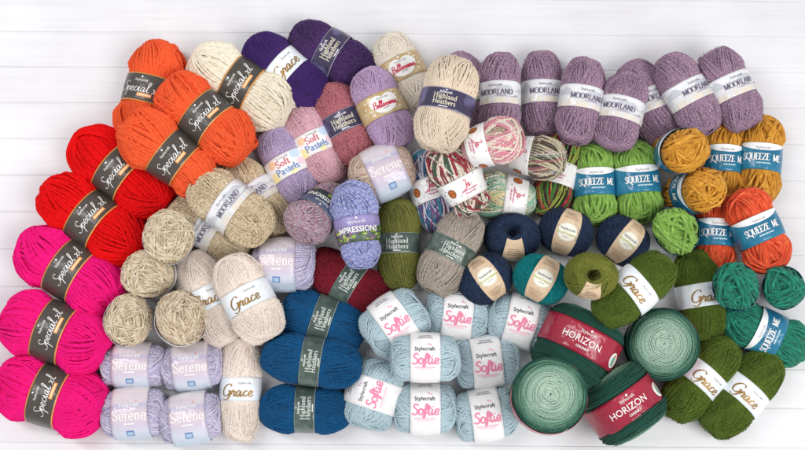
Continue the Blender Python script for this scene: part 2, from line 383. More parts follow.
def art(kind, H, W, D):
    """H label height along q, W label width along p, D visible diameter"""
    k = Ink(); w_ = '#f4f2ee'
    if kind == 'special':
        k.script(w_, 'Special xl', SCR, H*0.36, 0, -H*0.02, 6.5, 3, slant=0.15, sx=1.1, track=1)
        k.sans('#e4e0da', 'Stylecraft', H*0.12, -D*0.0, H*0.24, bold=0.01)
        k.ell(w_, 0, H*0.36, H*0.03, H*0.03)
        k.rect('#f2a35c', -D*0.02, -H*0.33, D*0.25, -H*0.21); k.rect('#ffe0b8', 0, -H*0.29, D*0.23, -H*0.25, 2)
    elif kind == 'grace':
        k.script('#9a7436', 'Grace', SCR, H*0.54, -D*0.02, -H*0.08, 12, 5, slant=0.2, metal=0.35, sx=1.12, track=2)
        k.sans('#8b8f95', 'Stylecraft', H*0.14, D*0.16, H*0.25)
    elif kind in ('indigo', 'forest'):
        k.sans(w_, 'Stylecraft', H*0.15, 0, H*0.30, bold=0.012); k.ell(w_, 0, H*0.41, H*0.035, H*0.035)
        c = '#efe6c8' if kind == 'indigo' else '#e3e6e0'
        k.script(c, 'Highland', ROM, H*0.235, 0, H*0.08, 12, 7, track=2); k.script(c, 'Heathers', ROM, H*0.235, 0, -H*0.19, 12, 7, track=2)
        k.words(w_, 0, -H*0.40, D*0.16, H*0.05)
    elif kind == 'lace':
        for i in range(26):
            a = i*2.399; rr = D*0.09*math.sqrt(i+1)
            p, q = rr*math.cos(a)*1.1, rr*math.sin(a)*0.55
            if abs(q) < H*0.42: k.ell('#e6dac4', p, q, H*0.07, H*0.05)
        k.ell(w_, -D*0.13, H*0.08, D*0.17, H*0.30, 2); k.ell(w_, D*0.13, H*0.08, D*0.17, H*0.30, 2); k.ell(w_, 0, -H*0.08, D*0.25, H*0.33, 2)
        k.script('#c8324f', 'Bellissima', SCR, H*0.28, 0, -H*0.02, 16, 9, slant=0.1, lvl=3)
        k.sans('#6a6a70', 'Stylecraft', H*0.13, 0, H*0.25, 3); k.words('#9a9aa0', 0, -H*0.22, D*0.14, H*0.04, 3)
    elif kind == 'pastel':
        for c, p, q, r in (('#f3e2a8', -0.34, -0.30, .16), ('#f6c9a6', -0.28, 0.25, .13), ('#c8dcf0', 0.3, 0.3, .15), ('#f3d0dc', 0.36, -0.1, .12), ('#f0e6b0', 0.12, -0.4, .1)):
            k.ell(c, p*D, q*H, r*D*0.8, r*H*1.3)
        k.script('#cf6072', 'Soft', ROM, H*0.29, -D*0.04, H*0.13, 18, 9, track=2, lvl=2)
        k.script('#5f84bc', 'Pastels', ROM, H*0.29, 0, -H*0.21, 17, 9, track=2, lvl=2)
        k.sans('#77777c', 'Stylecraft', H*0.14, 0, H*0.37)
    elif kind == 'moorland':
        k.grid('#c3c6cd', -D*0.7, D*0.7, lambda p: H*0.02, lambda p: H*(0.20+0.12*math.sin(p/D*9)+0.05*math.sin(p/D*23)), 30, 1)
        k.rect('#e0d6c8', -D*0.75, -H*0.49, D*0.75, -H*0.26, 1)
        k.grid('#a9a2b2', -D*0.1, D*0.55, lambda p: -H*0.22, lambda p: H*(-0.17+0.04*math.sin(p/D*14)), 20, 2)
        k.sans('#6b6874', 'Stylecraft', H*0.15, -D*0.02, H*0.30)
        k.script('#5a4c66', 'MOORLAND', ROM, H*0.235, 0, -H*0.02, 16, 6, lvl=3, track=0, sx=0.80)
    elif kind == 'squeeze':
        k.grid('#f2f2f2', -D*0.62, D*0.62, lambda p: H*(0.22+0.27*min(1, abs(p/D/0.62))**2.2), lambda p: H*0.498, 26, 1)
        k.sans('#707078', 'Stylecraft', H*0.13, 0, H*0.32, 2)
        k.script(w_, 'SQUEEZE', ROM, H*0.25, -H*0.21, -H*0.04, 15, 7, track=-3, sx=0.66); k.script(w_, 'ME', ROM, H*0.25, H*0.50, -H*0.04, 15, 7, track=-2, sx=0.66)
        k.words('#c4dbe6', D*0.03, -H*0.26, D*0.32, H*0.05)
    elif kind == 'serene':
        k.sans(w_, 'Stylecraft', W*0.15, 0, D*0.17, bold=0.012); k.ell('#e8b0a0', W*0.20, D*0.24, W*0.03, W*0.03)
        k.script(w_, 'Serene', ROM, W*0.28, 0, -D*0.02, 12, 5, track=2, sx=0.98); k.words(w_, 0, -D*0.17, W*0.3, W*0.045)
        k.rect('#5d86b8', -W*0.10, -D*0.43, W*0.10, -D*0.31, 2); k.rect('#a9c0dc', -W*0.075, -D*0.41, W*0.075, -D*0.33, 3)
    elif kind == 'softie':
        k.script('#ea7fa2', 'Softie', RND, W*0.34, 0, -D*0.06, 15, 12, slant=0.12, sx=1.12, track=1)
        k.sans('#45454b', 'Stylecraft', W*0.18, -W*0.02, D*0.15, bold=0.012)
        k.ell('#f3a9c0', W*0.12, D*0.245, W*0.035, W*0.035); k.ell('#f3a9c0', W*0.2, D*0.23, W*0.025, W*0.025)
        k.rect('#f4c3d0', -W*0.36, -D*0.235, W*0.34, -D*0.205, 2); k.rect('#f7d4dd', -W*0.26, -D*0.27, W*0.24, -D*0.252, 2)
        k.words('#77777d', 0, D*0.40, W*0.5, W*0.035); k.words('#77777d', 0, D*0.45, W*0.4, W*0.035)
    elif kind == 'eco':
        k.ell('#dccdb2', D*0.0, 0, D*0.185, D*0.21, 1); k.ell('#f3efe2', 0, 0, D*0.16, D*0.175, 2)
        k.sans('#3a4a58', 'Stylecraft', D*0.07, 0, D*0.06, 3, bold=0.012); k.sans('#a9b53a', 'EcoCreate', D*0.075, 0, -D*0.03, 3, bold=0.018); k.words('#a0a094', 0, -D*0.1, D*0.1, D*0.014, 3)
        for s_ in (1, -1):
            for i in range(4): k.rect('#94745c' if s_ > 0 else '#a98c78', -D*(0.12-0.01*i), s_*D*(0.30+0.045*i)-D*0.006, D*(0.12-0.02*i), s_*D*(0.30+0.045*i)+D*0.006, 2)
    elif kind == 'horizon':
        k.sans(w_, 'HORIZON', H*0.33, -D*0.04, -H*0.02, bold=0.006, sx=1.0)
        k.sans(w_, 'Stylecraft', H*0.16, 0, H*0.26); k.ell(w_, D*0.02, H*0.36, H*0.04, H*0.04); k.sans(w_, 'CHUNKY', H*0.12, 0, -H*0.27, bold=0.02)
        k.ell(w_, D*0.50, -H*0.10, H*0.27, H*0.27, 2); k.ell('#7fa89a', D*0.50, -H*0.13, H*0.12, H*0.18, 3); k.ell('#c98d5a', D*0.51, H*0.06, H*0.07, H*0.06, 3)
    elif kind == 'batik':
        rg = random.Random(4)
        for i in range(40):
            c = rg.choice(['#9aa3b0', '#5d6470', '#c9a0a6', '#b9c4b8']); k.ell(c, rg.uniform(-1.2, 1.2)*D, rg.uniform(-.44, .44)*H, H*0.03, H*0.025, 1, 6)
        for s_ in (0, 1.0, -1.0):
            k.script('#c8485c', 'Ja', SCR, H*0.34, s_*D, H*0.16, 12, 7, slant=0.1, lvl=2)
            k.words('#d0708a', s_*D+D*0.03, -H*0.12, D*0.36, H*0.06); k.words('#d0708a', s_*D+D*0.03, -H*0.25, D*0.26, H*0.05)
            k.ell('#7a3f16', s_*D-D*0.36, -H*0.0, H*0.17, H*0.20, 2); k.ell('#b8662a', s_*D-D*0.36, 0, H*0.13, H*0.16, 3)
            k.ell('#8a4a1c', s_*D-D*0.38, 0, H*0.03, H*0.03, 4); k.ell('#8a4a1c', s_*D-D*0.34, 0, H*0.03, H*0.03, 4)
    elif kind in ('meadow', 'dusk'):
        rg = random.Random(9)
        cs = ['#3f5a2a', '#8fae3c', '#c4cf62', '#5f7f38', '#8a5f8f', '#2f4022'] if kind == 'meadow' else ['#26343f', '#3b4f45', '#9bb04e', '#1f2a36']
        for i in range(60):
            q = rg.uniform(-0.46, 0.0); k.ell(rg.choice(cs), rg.uniform(-.75, .75)*D, q*H, H*rg.uniform(.06, .16), H*rg.uniform(.03, min(.1, .47+q if q < -.38 else .1)), 1+i % 2, 8)
        k.sans(w_, 'IMPRESSIONS', H*0.30, 0, -H*0.03, 4, bold=0.02, sx=0.9)
        k.sans(w_, 'Stylecraft', H*0.17, 0, H*0.26, 4); k.ell(w_, 0, H*0.4, H*.04, H*.04, 3)
    return k

KR = '#c9b083'
BM = {
 'special': band_mat('black_card', [(0, '#dc9a50'), (0.045, '#4a443f'), (0.955, '#dc9a50')], rough=0.3),
 'grace': band_mat('pearl_card', [(0, '#e2e8ee'), (0.5, '#eef0f3')], interp='LINEAR', blotch='#cfe3ee', amt=0.5),
 'indigo': band_mat('indigo_card', [(0, '#a9a2b4'), (0.03, '#3b3550'), (0.97, '#a9a2b4')], blotch='#8d86b6', amt=0.55, bscale=35),
 'forest': band_mat('forest_card', [(0, '#9aa49e'), (0.03, '#45544e'), (0.97, '#9aa49e')], blotch='#7d8d84', amt=0.55, bscale=35),
 'lace': band_mat('kraft_card', [(0, KR), (0.5, '#c4a878')], interp='LINEAR', blotch='#ddcba4', amt=0.6, bscale=120),
 'pastel': band_mat('white_card', [(0, '#e9e6e4'), (0.5, '#f2efee')], interp='LINEAR'),
 'moorland': band_mat('silver_card', [(0, '#d9d7d6'), (0.5, '#dcdce0'), (1, '#e9e9ec')], interp='LINEAR'),
 'squeeze': band_mat('teal_card', [(0, '#2a7a9b'), (0.5, '#1f6a8c')], interp='LINEAR', blotch='#3f97b4', amt=0.5, bscale=30),
 'serene': band_mat('sunset_card', [(0, '#c2d0df'), (0.20, '#cfd2df'), (0.34, '#cfc2d2'), (0.46, '#d6c6cd'), (0.56, '#ccbdca'), (0.63, '#b9b2cd'), (0.69, '#d6ccd4'), (1, '#e2dada')], interp='LINEAR', axis=0),
 'softie': band_mat('white_softie_card', [(0, '#edeaea'), (0.5, '#f4f2f2')], interp='LINEAR'),
 'eco': band_mat('recycled_card', [(0, '#d6b795'), (0.5, '#dcc0a0')], interp='LINEAR', blotch='#e9d8bd', amt=0.5, bscale=80, rough=0.6),
 'horizon': band_mat('crimson_card', [(0, '#96203a'), (0.5, '#a4243c')], interp='LINEAR', rough=0.2),
 'batik': band_mat('button_card', [(0, '#ebe8e6'), (0.5, '#f1efee')], interp='LINEAR'),
 'meadow': band_mat('meadow_card', [(0, '#4d5f34'), (0.5, '#7d76a6'), (0.75, '#9a8fc0')], interp='LINEAR'),
 'dusk': band_mat('dusk_card', [(0, '#2a3430'), (0.5, '#39455a'), (0.8, '#4c5873')], interp='LINEAR'),
}
BWID = dict(special=29, grace=23, indigo=21, forest=20, lace=24, pastel=23, moorland=23, squeeze=27, serene=36, softie=30, horizon=34, batik=23, meadow=26, dusk=24)
ALONG = ('serene', 'softie')

def arc_table(flat):
    ps = np.linspace(-math.pi, math.pi, 721); x = np.sin(ps); y = flat*np.cos(ps)
    s = np.concatenate([[0], np.cumsum(np.hypot(np.diff(x), np.diff(y)))]); s -= s[360]
    return ps, s
def put_ink(k, mapf, parent, tilt=0.0, shift=(0, 0)):
    cols = []; V = []; Fc = []; mi = []; n = 0; ct, st = math.cos(tilt), math.sin(tilt)
    for col, P, fs, lvl, metal in k.parts:
        m = (col, metal)
        if m not in cols: cols.append(m)
        P = P@np.array([[ct, st], [-st, ct]])+np.array(shift)
        V.append(mapf(P, 0.00025+0.00022*lvl)); Fc += [tuple(i+n for i in f) for f in fs]; mi += [cols.index(m)]*len(fs); n += len(P)
    me = bpy.data.meshes.new('lettering'); me.from_pydata(np.concatenate(V).tolist(), [], Fc)
    for c, mt in cols: me.materials.append(ink(c, mt))
    me.polygons.foreach_set('material_index', mi); me.update()
    return link('lettering', me, parent)

def make_band(body, kind, root, rng, slide=0.0):
    bw, bo = body.bw, body.bo
    ps, s = arc_table(body.flat); half = s[-1]
    wr = Noise(rng, 6, 3.0)
    along = kind in ALONG
    def surf(X, psi, off):
        R = body.band_r(X)+off
        q = np.stack([np.sin(psi)*1.5, np.cos(psi)*1.5, X*14], 1); wv = wr(q)*0.0007
        fl = np.where(np.cos(psi) > 0, body.flat, body.flat*0.92)
        return np.stack([X, -(R+wv)*np.sin(psi), (R+wv)*np.cos(psi)*fl+0*X], 1)
    def mapf(P, off):
        R0 = body.b*(1-body.pin)+body.rs
        if along: arc, X = -P[:, 1], P[:, 0]+bo
        else: arc, X = P[:, 0], P[:, 1]+bo
        psi = np.interp(arc/R0, s, ps)
        return surf(X, psi, off)
    NU, NV = 96, 10
    skew = 0.0
    psg = np.linspace(-math.pi, math.pi, NU+1); v = np.linspace(0, 1, NV+1)
    V = []; U = []
    for off in (0.0, -0.0005):
        for vv in v:
            X = bo+(vv-0.5)*bw+np.zeros(NU+1)
            V.append(surf(X, psg, off)); U.append(np.stack([0.5-0*psg, 0*psg+vv], 1) if not along else np.stack([np.clip(0.5-np.interp(psg, ps, s)/2.4, 0, 1), 0*psg+vv], 1))
    V = np.concatenate(V); U = np.concatenate(U); w_ = NU+1
    Q = []
    for L_ in (0, 1):
        for i in range(NV):
            for j in range(NU):
                a = L_*(NV+1)*w_+i*w_+j; q = (a, a+1, a+w_+1, a+w_); Q.append(q if L_ == 0 else q[::-1])
    for i in (0, NV):
        for j in range(NU):
            a = i*w_+j; b_ = a+(NV+1)*w_; Q.append((a, b_, b_+1, a+1) if i == 0 else (a, a+1, b_+1, b_))
    Q = np.array(Q)
    me = mesh_np('paper_band', V, Q, U[Q.reshape(-1)], [BM[kind]])
    o = link('paper_band', me, root)
    D = 2*(body.b*(1-body.pin)+body.rs)
    k = art(kind, bw, bw, D)
    put_ink(k, mapf, o, shift=((slide*D, 0) if not along else (0, slide*D)))
    return o
def make_strip(body, root, rng, hw=0.42):
    """label that runs from one centre hole to the other over the outside of the ball"""
    def mapf(P, off):
        q = P[:, 1]/body.b; c = np.maximum(np.cos(q), 0.3); psi = P[:, 0]/(body.b*c)
        psi = np.clip(psi, -1.4, 1.4)
        d = np.stack([np.sin(q), -np.cos(q)*np.sin(psi), np.cos(q)*np.cos(psi)], 1)
        b0 = body.lump; body.lump = 0; r = body.pts(d, np.full(len(d), off+body.rs*3.6)); body.lump = b0
        return r
    qm = 1.24*body.b; ns, ms = 40, 14; V = []; U = []
    for off in (0.0, -0.0005):
        for i in range(ns+1):
            q = -qm+2*qm*i/ns; wd = body.b*hw*(0.52+0.48*math.cos(q/qm*math.pi/2))
            if abs(q) > qm*0.8: wd *= 1
            P = np.stack([np.linspace(-wd, wd, ms+1), np.full(ms+1, q)], 1); V.append(mapf(P, off)); U.append(np.stack([np.linspace(0, 1, ms+1), np.full(ms+1, i/ns)], 1))
    V = np.concatenate(V); U = np.concatenate(U); w_ = ms+1
    Q = [( a, a+1, a+w_+1, a+w_)[::(1 if L_ == 0 else -1)] for L_ in (0, 1) for i in range(ns) for j in range(ms) for a in [L_*(ns+1)*w_+i*w_+j]]
    Q = np.array(Q); o = link('paper_band', mesh_np('paper_band', V, Q, U[Q.reshape(-1)], [BM['eco']]), root)
    put_ink(art('eco', 2*qm, 2*hw*body.b, 2*body.b), mapf, o)

# ------------------------------------------------------------------ yarns
Y = {}   # name -> (material, strand radius m, alpha lo, hi, bunches, turns, seg, sides, irregular, fuzz count, er, pin)
def yarn(name, kind, cols, rs=1.25, al=(0.10, 0.42), nb=10, mt=6, seg=40, sides=4, irr=0.12, fz=5000, er=0.62, pin=0.07, fl=0.0026, gap=0.92, **kw):
    Y[name] = dict(m=yarn_mat(name, kind, cols, rs=rs/1000, **kw), rs=rs/1000, al=al, nb=nb, mt=mt, seg=seg, sides=sides, irr=irr, fz=fz, er=er, pin=pin, fl=fl, gap=gap)
XL = dict(rs=2.15, nb=9, mt=7, sides=6, seg=48, irr=0.08, pitch=0.02, er=0.68, pin=0.15, fl=0.0035, fz=4000, sheen=0.0)
yarn('orange_wool', 'solid', ['#ff6438'], **XL)
yarn('red_wool', 'solid', ['#ee1014'], **XL)
yarn('magenta_wool', 'solid', ['#ff1a84'], **XL)
yarn('ivory_wool', 'solid', ['#fff0da'], **XL)
HH = dict(rs=0.95, nb=10, mt=10, seg=36, fz=5000)
yarn('violet_mohair', 'solid', ['#462a6e'], rs=0.85, nb=8, mt=11, fz=7000, seg=36, gap=0.75)
yarn('plum_heather', 'heather', ['#4a2f62', '#33204a', '#6d4f86'], **HH)
yarn('cream_cotton', 'solid', ['#fff0e0'], rs=0.9, nb=7, mt=10, seg=36, gap=0.75)
yarn('lavender_soft', 'solid', ['#c6a8cc'], **HH)
yarn('rose_heather', 'heather', ['#bd7078', '#a65c66', '#d4949a'], **HH)
yarn('pink_pastel', 'heather', ['#e0b0bc', '#d79fae', '#ecc8d0'], **HH)
yarn('lilac_pastel', 'heather', ['#bfadd0', '#b09ac4', '#d9c6d6'], **HH)
yarn('beige_wool', 'heather', ['#f0dec8', '#e8d2ba', '#f6e8d8'], rs=1.25, nb=9, mt=8)
yarn('mauve_tweed', 'heather', ['#a4849e', '#8c6e8c', '#cebab4'], rs=1.2, nb=10, mt=8)
CH = dict(rs=2.3, nb=10, mt=4, sides=5, seg=44, irr=0.75, fz=4500, fl=0.0018, sheen=0.08, nf=110, bump=1.0, ply_h=0.0, rough=0.6, spec=0.35, er=0.6, pitch=0.006)  # chenille: dark and pale tones paint the pile's shadows and sheen into the colour
yarn('mustard_chenille', 'heather', ['#d8951f', '#ac6c0c', '#f0b648'], **CH)
yarn('lime_chenille', 'heather', ['#86b44a', '#6a9434', '#a8d06c'], **CH)
yarn('coral_chenille', 'heather', ['#ec5020', '#c63a12', '#fa7c48'], **CH)
yarn('teal_chenille', 'heather', ['#017d62', '#02594a', '#1aa284'], **CH)
MO = dict(rs=0.85, nb=8, mt=12, seg=36, fz=9000, fl=0.0028, gap=0.72)
yarn('olive_mohair', 'heather', ['#566a24', '#4a5e1c', '#667a32'], **MO)
yarn('oat_mohair', 'solid', ['#fdebdf'], **MO)
EC = dict(rs=0.85, al=(0.27, 0.6), nb=14, mt=14, seg=36, er=0.85, pin=0.0, fz=3500)
yarn('navy_eco', 'heather', ['#26354f', '#1c2940', '#42557a'], **EC)
yarn('teal_eco', 'heather', ['#037c80', '#02666c', '#2a9ea0'], **EC)
yarn('moss_eco', 'heather', ['#73782e', '#5c6224', '#939650'], **EC)
yarn('baby_blue', 'solid', ['#c0d6de'], rs=1.2, nb=9, mt=7, er=0.52, pin=0.04)
yarn('lilac_variegated', 'stripes', ['#b9b4d4', '#cdc6de', '#e2dce9', '#beb4d4', '#afaace', '#d8d2e4'], rs=1.3, nb=10, mt=6, period=0.9, er=0.52, pin=0.04)
yarn('sand_variegated', 'stripes', ['#c9aa96', '#dcc5b4', '#e6d8c8', '#c4a2a0', '#d5bba2'], rs=1.3, nb=10, mt=6, period=0.9, er=0.52, pin=0.04)
yarn('tan_tweed', 'heather', ['#e2ceac', '#a08062', '#efe4cc'], rs=1.2, nb=12, mt=5)
yarn('tan_marl', 'marl', ['#dcc8ac', '#e4d4ba', '#987a66', '#d8c4a6', '#e6d8c0'], rs=1.35, al=(0.05, 0.65), nb=26, mt=3.2, pitch=0.02, irr=0.6)
yarn('tan_marl_light', 'marl', ['#e0ceb0', '#e6d6bc', '#b09474', '#dccaac', '#eaddc6'], rs=1.35, al=(0.05, 0.65), nb=26, mt=3.2, pitch=0.02, irr=0.6)
yarn('olive_heather', 'heather', ['#75773a', '#66682f', '#8a8c4c'], **HH)
yarn('taupe_heather', 'heather', ['#b3a79a', '#a1968a', '#c6bcb0'], rs=1.2, nb=9, mt=8)
yarn('wine_heather', 'heather', ['#7c1626', '#62101e', '#9c3040'], **HH)
yarn('blue_heather', 'heather', ['#0f5282', '#0c4a78', '#1a6090'], **HH)
VP = dict(rs=1.5, al=(0.15, 0.7), nb=16, mt=5, irr=0.5)
yarn('bluebell_marl', 'marl', ['#8f98d0', '#a9b0dc', '#d4d6ec', '#a896cc', '#8ba0d2'], pitch=0.008, **VP)
yarn('heather_marl', 'marl', ['#a8a0a8', '#c8a2b2', '#8f8a92', '#dcc4cc', '#a8687e'], pitch=0.016, **VP)
yarn('rose_marl', 'marl', ['#c08aa0', '#d8aebc', '#9a7f98', '#e0c8d0'], pitch=0.014, **VP)
SK = dict(rs=1.6, al=(0.08, 0.6), nb=16, mt=5, amt=1.0, irr=0.3)
yarn('berry_stripe', 'stripes', ['#6a5a92', '#4a92a8', '#ddd8e6', '#8a5a80', '#3f6f98', '#e4e0ea', '#a8708a', '#468aa8', '#d8cfe0'], period=5.5, **SK)
yarn('garnet_stripe', 'stripes', ['#ece2d2', '#9c1c34', '#a8283e', '#ece2d2', '#e4d8c4', '#8f1f34', '#ece2d2', '#3c5a48'], period=5.0, **SK)
yarn('candy_stripe', 'stripes', ['#efe4d2', '#e08ea0', '#e6a0ae', '#efe4d2', '#dd7f92', '#b9a890', '#efe4d2', '#e59aaa'], period=4.5, **SK)
yarn('mint_stripe', 'stripes', ['#efe8d6', '#8fc4ac', '#efe8d6', '#a6cdb8', '#efe8d6', '#e0cf9e', '#86b89e'], period=4.5, **SK)
yarn('sherbet_stripe', 'stripes', ['#d8cdb0', '#6f8aa8', '#c9a866', '#5c5f78', '#d9c8c0', '#8aa898', '#b8707a', '#d8cdb0', '#5a4f48'], period=5.0, **SK)
yarn('forest_stripe', 'stripes', ['#b01f38', '#2f6a3c', '#7f9c3c', '#2a3f44', '#c03a48', '#4f8a40', '#3c2f30', '#9ab050'], period=5.0, **SK)
CAKE = yarn_mat('green_gradient_yarn', 'cake', ['#cce4d2', '#b6d4c0', '#729f88', '#26584a'], rs=0.0015, period=0.052)

# ------------------------------------------------------------------ placing: everything rests on the boards or on what lies below it
placed = []   # (lv, [(x,y,z,r)...])
def rotm(roll, elev, ang):
    from mathutils import Euler
    return np.array(Euler((roll, -elev, ang)).to_matrix())
def rest(cx, cy, R, a, b, flat, lv, spheres, pts):
    """height of the centre so that it touches boards or lower balls; the xy follows the line of sight"""
    zc = -(pts@R.T)[:, 2].min()
    for it in range(4):
        P, mpp = pix(cx, cy, zc)
        z = -(pts@R.T)[:, 2].min()
        for (l2, sp) in placed:
            if l2 >= lv: continue
            for (dx, dy, dz, r) in spheres:
                for (x2, y2, z2, r2) in sp:
                    h = math.hypot(P[0]+dx-x2, P[1]+dy-y2); rr = (r+r2)*0.89
                    if h < rr: z = max(z, z2+math.sqrt(rr*rr-h*h)-dz)
        zc = z
    P, mpp = pix(cx, cy, zc)
    return P, mpp
def thing(name, loc, rot, label, cat, group):
    o = bpy.data.objects.new(name, None); COL.objects.link(o); o.empty_display_size = 0.02
    o.location = loc; o.rotation_euler = rot
    o['label'] = label; o['category'] = cat
    if group: o['group'] = group
    return o

def ball(i, yarn_, band, cx, cy, L, W, ang, label, group, elev=0, lv=0, roll=0, bo=0, slide=0.0, bw=None, taper=0.0, name='yarn_ball', zoff=0.0, eye=None):
    y = Y[yarn_]; rng = np.random.default_rng(100+i)
    flat = 0.86 if band != 'eco' else 0.9
    if eye is not None:      # seen end on: the axis points up towards the viewer, off by eye = (east, north) degrees
        ray = CAM-pix(cx, cy, 0.05)[0]; ray /= np.linalg.norm(ray); flat = 0.95
        ray = ray+np.array([math.tan(math.radians(eye[0])), math.tan(math.radians(eye[1])), 0]); ray /= np.linalg.norm(ray)
        ang = math.degrees(math.atan2(ray[1], ray[0])); elev = math.degrees(math.asin(ray[2])); taper = taper or 0.16
    if eye is None: roll += float(np.random.default_rng(900+i).uniform(-8, 8))
    mpp = DIST*0.965/F
    for it in range(2):
        a = L*mpp/2-1.6*y['rs']; b = W*mpp/2-2.0*y['rs']
        bwm = (bw or BWID.get(band, 0))*mpp
        body = Body(a, b, y['rs'], bwm if band != 'eco' else 0, bo, np.random.default_rng(100+i), er=y['er'], pin=y['pin'], flat=flat, taper=taper, lump=0.035 if band != 'eco' else 0.012)
        R = rotm(math.radians(roll), math.radians(elev), math.radians(ang))
        d, _, _, _ = sphere_dirs(16, 10); pts = body.pts(d, np.full(len(d), 2*y['rs']))
        sph = []
        n = 1 if a < b*1.2 else 5
        for k in range(n):
            x = 0 if n == 1 else (k/(n-1)*2-1)*(a-b*0.8)
            v = R@np.array([x, 0, 0]); sph.append((v[0], v[1], v[2], b*0.94))
        P, mpp = rest(cx, cy, R, a, b, flat, lv, sph, pts)
    if zoff: P, mpp = pix(cx, cy, P[2]+zoff)
    placed.append((lv, [(P[0]+s[0], P[1]+s[1], P[2]+s[2], s[3]) for s in sph]))
    root = thing(name, P, (math.radians(roll), -math.radians(elev), math.radians(ang)), label, 'yarn ball' if name == 'yarn_ball' else 'yarn skein', group)
    acc = Acc(); core(acc, body, (-0.4 if band != 'eco' else -0.6)*y['rs'], 0.25 if band == 'eco' else 0)
    wind(acc, body, rng, y['rs'], y['al'][0], y['al'][1], y['nb'], y['mt'], y['seg'], y['sides'], y['irr'], gap=y['gap'], base_a=0.12 if band != 'eco' else 0.27)
    if y['fz']: fuzz(acc, body, rng, y['fz'], y['fl'], 0.00011, y['rs']*1.6)
    link('winding', acc.mesh('winding', y['m']), root)
    if band == 'eco': make_strip(body, root, rng)
    elif band: make_band(body, band, root, rng, slide)
    return root

